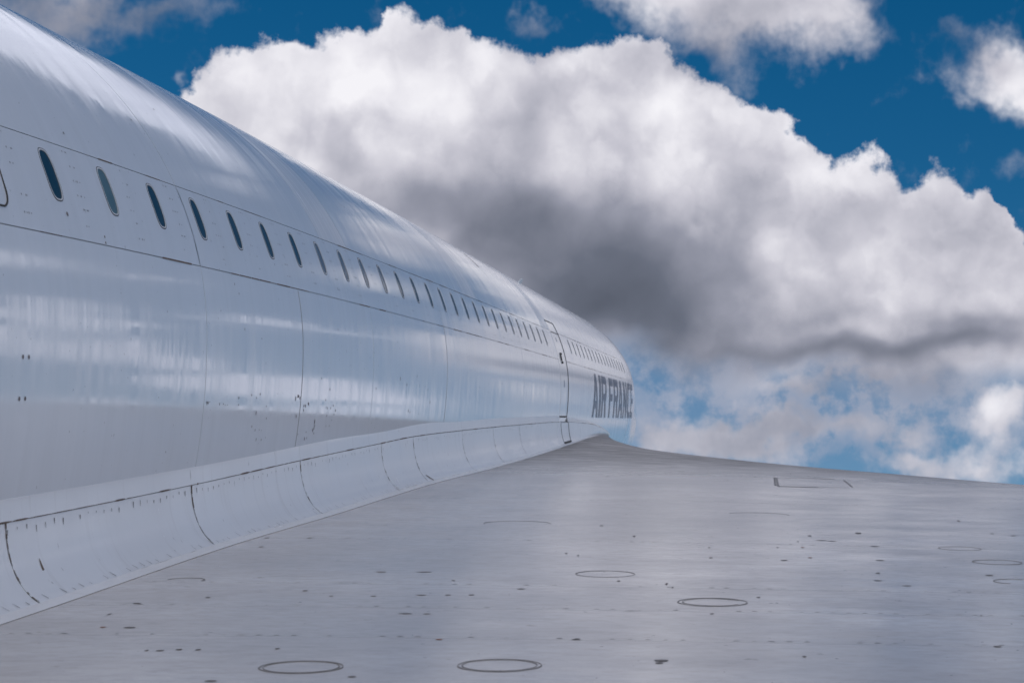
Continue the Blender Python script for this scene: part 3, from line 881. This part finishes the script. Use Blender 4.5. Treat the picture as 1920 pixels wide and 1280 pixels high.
def merge(name, items, mat, parent, stuff=True, smooth=False):
    V_, F_ = [], []
    for vs, fs in items:
        b0 = len(V_); V_ += list(vs); F_ += [tuple(i + b0 for i in f) for f in fs]
    o = part(name, V_, F_, mat, parent, smooth=smooth)
    if stuff: o['kind'] = 'stuff'
    return o
for (px, py, r, w_, arc) in ((565,1250,77,.0042,(0,360)),(565,1250,70,.0016,(0,360)),(937,1247,78,.0030,(0,360)),(937,1247,70,.0014,(0,360)),
                         (1336,1129,65,.0034,(0,360)),(1336,1129,56,.0016,(30,330)),(1135,1076,55,.0030,(0,180)),(1135,1076,55,.0012,(180,360)),
                         (348,1087,35,.0030,(-20,170)),(1870,1054,46,.0034,(0,360)),(1905,1090,42,.0032,(60,250)),(970,981,62,.0026,(0,200)),
                         (1800,1028,40,.0016,(0,360)),(1420,965,60,.0018,(0,150))):
    groove_ring(px, py, r, w_, arc)
# rectangular hatch near the leading edge
def line_on_wing(pa, pb, w_, name, parent, mat=M_ring, n=14):
    a, b2 = hit_wing(*pa), hit_wing(*pb)
    if a is None or b2 is None: return
    dr = (b2 - a); nr = Vector((-dr.y, dr.x, 0)).normalized()
    vs, fs = [], []
    for k in range(n+1):
        c = a + dr * k / n
        for sgn in (-1, 1):
            q = c + nr * w_ * sgn * .5
            vs.append(wing(q.y, min(max(wing_xt(q.x, q.y), 0), 1)) + Vector((0, 0, .0015)))
    for k in range(n): fs.append((2*k, 2*k+1, 2*k+3, 2*k+2))
    return part(name, vs, fs, mat, parent)
for pa, pb, w_ in (((1456,896),(1459,911),.012),((1459,911.5),(1535,913.5),.06),((1535,913.5),(1592,914),.02),((1582,900),(1598,913),.010),
                   ((1456,896),(1520,896.5),.025),((1520,896.5),(1565,898.5),.05),((1452,895),(1454,910),.012)):
    line_on_wing(pa, pb, w_, 'hatch_edge', wingo)
# dark fittings and paint damage one can pick out
spots = [(1609,999,6,4),(1518,1004,4,2.2),(1797,976,3,3),(1189,1005,2.6,3),(1128,985,4,1.6),(1250,1094,2.6,3.2),(1261,1101,2,2),(205,1151,2.4,3),
         (1496,1015,2,2),(1160,1089,3,2),(1540,1013,12,1.2),(1560,1014,9,1.2),(1458,1026,2,1.6),(1062,1037,2.6,1.6),(1084,1041,2,1.6),(1221,860,1.6,2),(1139,893,2.4,2),
         (1415,894,2,2),(1364,900,2,2),(1482,888,1.6,2),(1881,908,3,3),(1330,1026,2,2),(1333,1045,4,1.6),(1870,1212,8,2),(1508,1231,4,2),(1240,1238,14,3),(1236,1243,8,2),
         (714,1072,11,1.2),(795,1072,16,1),(760,1150,14,1.2),(572,1107,5,1.6),(390,1120,5,1.4),(790,1115,10,1.2),(840,1115,6,1.2),(700,1117,6,1),(621,1117,4,1),
         (336,1218,6,2),(372,1218,5,2),(300,1219,8,1.6),(275,1219,3,2),(520,1216,4,2),(243,1176,12,1.6),(257,1131,8,1.6),(395,1277,12,2),(660,1269,8,2),(884,1115,6,1.4),(850,1088,4,1),
         (500,1008,5,1.5),(580,1008,4,2),(490,1025,6,1),(800,1151,8,1),(1080,1199,10,1.2),(1335,1150,4,1.4),(1422,1120,4,1.4),(977,1104,8,1.2),(1640,1024,9,1.4),(1470,1050,7,1.6),
         (1650,1050,9,1.6),(1646,1074,5,1.4),(1646,1088,8,1.4),(1700,1098,10,1),(1855,1078,8,2),(1840,1154,2,1.6),(1860,1000,5,1.2),(1900,1004,6,1.4)]
merge('wing_fitting', [disc_on_wing(x, y, rx, ry * 5) for x, y, rx, ry in spots], M_speck, wingo)
# rivet rows along the joints, seen as faint dotted lines
it = []
for dd in (5.0, 5.62, 6.2, 7.8, 10.4, 14.4):
    x = x_bot(dd) + .1
    while x < x_le(dd) - .3:
        if rng.random() < .55:
            t = wing_xt(x, dd); c = wing(dd, t) ; r = 0.0035 + .003*rng.random()
            vs = [c + Vector((r*math.cos(a)*1.6, .03 + r*math.sin(a), .0012)) for a in [2*PI*q/6 for q in range(6)]] + [c + Vector((0, .03, .0014))]
            it.append((vs, [(q, (q+1) % 6, 6) for q in range(6)]))
        x += 0.045
merge('rivet_row', it, M_wjoint, wingo)
# small brown rust patches on the wing
merge('rust_patch', [disc_on_wing(x, y, rx, ry*4) for x, y, rx, ry in ((193,1176,6,1.6),(823,1199,7,1.8),(1519,1045,5,1.5),(1505,1026,4,1.5))], simple('rust', (0.30,0.13,0.08), .8), wingo)

# fastener ticks and dirt along the fairing joints
def tick(p, n_, down, l, w_):
    side = n_.cross(down).normalized() * w_ * .5
    a, b2 = p + n_ * .0018, p + n_ * .0018 + down * l
    return ([a - side, a + side, b2 + side * .5, b2 - side * .5], [(0, 1, 2, 3)])
tk = []; d = 4.6
while d < 20.5:
    t0 = .045; p, n_ = fair(d, t0), fair_n(d, t0); dn = (fair(d, t0+.04) - p).normalized()
    heavy = (d < 11 and rng.random() < .85) or rng.random() < .5
    if heavy: tk.append(tick(p + dn * .012 * rng.random(), n_, dn, .006 + .014*rng.random(), .0035 + .004*rng.random()))
    p, n_ = fair(d, .95), fair_n(d, .95); up_ = (fair(d, .90) - p).normalized()
    if d < 12 and rng.random() < .75: tk.append(tick(p, n_, (up_ + Vector((0, -.5, 0))).normalized(), .010 + .018*rng.random(), .003 + .003*rng.random()))
    d += .075
merge('fairing_fastener', tk, M_speck, fairing)
def seam_dirt(tt, segs, w0=.004, w1=.012):
    out = []
    for a, b2, k in segs:
        x = a
        while x < b2:
            l = .05 + .22 * rng.random(); e = min(x + l, b2)
            if rng.random() < k:
                wdt = w0 + (w1 - w0) * rng.random() ** 2
                n = 4; vs = []
                for q in range(n+1):
                    dd = x + (e - x) * q / n; p, n_ = fair(dd, tt), fair_n(dd, tt); dn = (fair(dd, min(1, tt+.03)) - fair(dd, max(0, tt-.03))).normalized()
                    hw = wdt * (.35 if q in (0, n) else 1) * .5
                    vs += [p + n_*.0022 - dn*hw, p + n_*.0022 + dn*hw]
                out.append((vs, [(2*q, 2*q+1, 2*q+3, 2*q+2) for q in range(n)]))
            x = e + .01
    return out
sd1 = seam_dirt(.006, [(4.5,7.2,.65),(7.4,7.55,1),(7.9,8.3,1),(8.3,9.4,.95),(9.4,11,.6),(11.05,13.3,1.0),(13.3,14.2,.75),(14.2,15.4,.4),(15.4,19.2,.75),(19.2,20.6,.4),(23,26,.7)], .002, .007)
sd2 = seam_dirt(.99, [(4.0,7.5,.85),(7.5,12.3,.7),(12.3,14.3,.85),(14.3,20,.5),(20,26,.5)], .002, .006)
merge('seam_dirt', sd1 + sd2, M_grime, fairing)
ring = []
for ds, k in ((5.64,.8),(7.46,.8),(9.18,.75),(11.08,.6),(12.07,.75),(14.0,.5),(15.6,.6),(17.26,.5)):
    for j in range(22):
        if rng.random() < k:
            t0, t1 = j/22*.97 + .01, (j+1)/22*.97 + .01; w_ = .003 + .010*rng.random()**2
            p0_, p1_ = fair(ds, t0), fair(ds, t1); n0 = fair_n(ds, t0)*.0022; y_ = Vector((0, w_*.5, 0))
            ring.append(([p0_+n0-y_, p0_+n0+y_, p1_+n0+y_, p1_+n0-y_], [(0,1,2,3)]))
merge('joint_dirt', ring, M_grime, fairing)
# curved crack-like joints crossing the foot strip, drips on the fairing
def on_fair(px, py):
    best = None
    for i in range(400):
        d = 4.5 + i * .05
        for j in range(40):
            p = fair(d, j/40); q = (VX + F*p.x/p.y - px)**2 + (VY - F*p.z/p.y - py)**2
            if best is None or q < best[0]: best = (q, d, j/40)
    return best[1], best[2]
dd, tt = on_fair(72, 1045)
p, n_ = fair(dd, tt), fair_n(dd, tt); dn = (fair(dd, tt+.05) - p).normalized()
part('drip_stain', [p + n_*.002 + Vector((0,-.0015,0)), p + n_*.002 + Vector((0,.0015,0)), p + n_*.002 + dn*.036 + Vector((0,.009,0)), p + n_*.002 + dn*.045, p + n_*.002 + dn*.036 - Vector((0,.009,0))], [(0,1,2,3,4)], M_grime, fairing)
dd, tt = on_fair(803, 897)
p, n_ = fair(dd, tt), fair_n(dd, tt); dn = (fair(dd, min(1, tt+.05)) - p).normalized()
part('drip_stain', [p + n_*.003 + Vector((0,-.02,0)) - dn*.04, p + n_*.003 + Vector((0,.02,0)) - dn*.04, p + n_*.003 + dn*.02 + Vector((0,.12,0)), p + n_*.003 + dn*.022+ Vector((0,.09,0))], [(0,1,2,3)], M_grime, fairing)

# rivet heads and chips on the fuselage skin
def dot_on(d, s, r, asp=1.0):
    c, n_ = fus(d, s, .0008), fus_n(d, s); y_ = Vector((0, 1, 0)); u_ = n_.cross(y_).normalized()
    vs = [c + y_*r*math.cos(a) + u_*r*asp*math.sin(a) for a in [2*PI*q/6 for q in range(6)]] + [c + n_*.0008]
    return (vs, [(q, (q+1) % 6, 6) for q in range(6)])
rv = []
for wd in wins:
    if wd < 4 or wd > 20: continue
    for k, s in enumerate((S_W-.15, S_W-.095, S_W-.05, S_W+.0, S_W+.05, S_W+.10)):
        for sh in (.20, .235):
            if rng.random() < .62:
                rv.append(dot_on(wd + sh + .012*math.sin(k*2), s, .0035 + .001*rng.random()))
                if rng.random() < .7: rv.append(dot_on(wd + sh + .02, s, .003))
merge('rivet_pair', rv, simple('dull_rivet', (0.30,0.29,0.31), .6), fuselage)
def on_fus(px, py):
    best = None
    sl = (px - VX)/F
    for i in range(-500, 1100, 4):
        s = i/1000; x = fus(10, s).x; d = x / sl
        if d < 3 or d > 33: continue
        p = fus(d, s); q = abs(VY - F*p.z/p.y - py)
        if best is None or q < best[0]: best = (q, d, s)
    return best[1], best[2]
ch = []
for (x, y) in ((43,668),(54,669),(36,748),(47,748)):
    d, s = on_fus(x, y); ch.append(dot_on(d, s, .008, .9))
for (x, y) in ((126,402),):
    d, s = on_fus(x, y); ch.append(dot_on(d, s, .010, .8))
for (x, y) in ((246,225),(288,205),(119,250),(196,443),(198,455),(640,385),(645,388)):
    d, s = on_fus(x, y); ch.append(dot_on(d, s, .006, .9))
def cluster(x0, x1, y0, y1, n, r0=.004, r1=.009):
    for _ in range(n):
        x, y = x0 + (x1-x0)*rng.random(), y0 + (y1-y0)*rng.random()
        d, s = on_fus(x, y); ch.append(dot_on(d, s, r0 + (r1-r0)*rng.random(), 1.0 + .8*rng.random()))
cluster(370,436,754,760,11,.0022,.004); cluster(435,500,735,765,6,.003,.005); cluster(470,500,770,825,9,.003,.006)
cluster(555,580,740,830,12,.003,.007); cluster(585,590,790,825,5,.004,.008); cluster(600,632,705,770,8,.003,.006)
cluster(605,630,760,800,5,.003,.006); cluster(540,560,740,750,3,.004,.008); cluster(700,1000,700,780,12,.004,.008); cluster(400,700,520,700,8,.002,.004)
merge('paint_chip', ch, simple('chipped_primer', (0.24,0.21,0.21), .7, var=.5), fuselage)
# dirt lines on the belt seams
bd = []
def belt_dirt(s, segs, w0=.002, w1=.006):
    for a, b2, k in segs:
        x = a
        while x < b2:
            l = .06 + .3*rng.random(); e = min(x+l, b2)
            if rng.random() < k:
                w_ = w0 + (w1-w0)*rng.random()**1.5; n = max(2, int(l/.08)); vs = []
                for q in range(n+1):
                    dq = x + (e-x)*q/n; vs += [fus(dq, s-w_*.5, .0016), fus(dq, s+w_*.5, .0016)]
                bd.append((vs, [(2*q, 2*q+1, 2*q+3, 2*q+2) for q in range(n)]))
            x = e + .01
belt_dirt(S_LO, [(4.5,7.5,.15),(7.6,8.6,.85),(8.6,9.6,.5),(9.6,13.5,.15),(13.5,20,.3),(21.6,30,.5)], .002, .006)
belt_dirt(S_HI, [(4.5,7.5,.2),(7.5,11,.6),(11.5,16,.7),(16,20,.3),(21.6,30,.35)], .002, .006)
belt_dirt(S_HI + .62, [(17.7,17.71,0)], .003, .009)
for s in np.arange(S_HI+.5, S_HI+1.0, .03):
    if rng.random() < .6:
        bd.append(([fus(17.47, s, .0018), fus(17.51, s, .0018), fus(17.51, s+.03, .0018), fus(17.47, s+.03, .0018)], [(0,1,2,3)]))
for s in np.arange(-.75, .1, .03):
    if rng.random() < .0:
        bd.append(([fus(9.095, s, .0018), fus(9.108, s, .0018), fus(9.108, s+.03, .0018), fus(9.095, s+.03, .0018)], [(0,1,2,3)]))
merge('belt_seam_dirt', bd, M_grime, fuselage)

# ------------------------------------------------------------------ ground far below
gm, gn, gb = new_mat('airfield_ground')
co = objco(gn)
a1 = gn.noise(co, 0.012, 5, 0.6); a2 = gn.noise(co, 0.4, 6, 0.6)
c1 = gn.mix(gn.mr(a1, 0.46, 0.50), (0.42, 0.41, 0.41), (0.22, 0.24, 0.20))
gn.l.new(gn.mix(gn.mr(a2, .3, .7, 0, .4), c1, (0.30, 0.30, 0.29)), gb.inputs['Base Color']); gb.inputs['Roughness'].default_value = 0.9
S_ = 6000
g = part('ground', [(-S_, -S_, 0), (S_, -S_, 0), (S_, S_, 0), (-S_, S_, 0)], [(0, 1, 2, 3)], gm, None, smooth=False)
g['kind'] = 'structure'
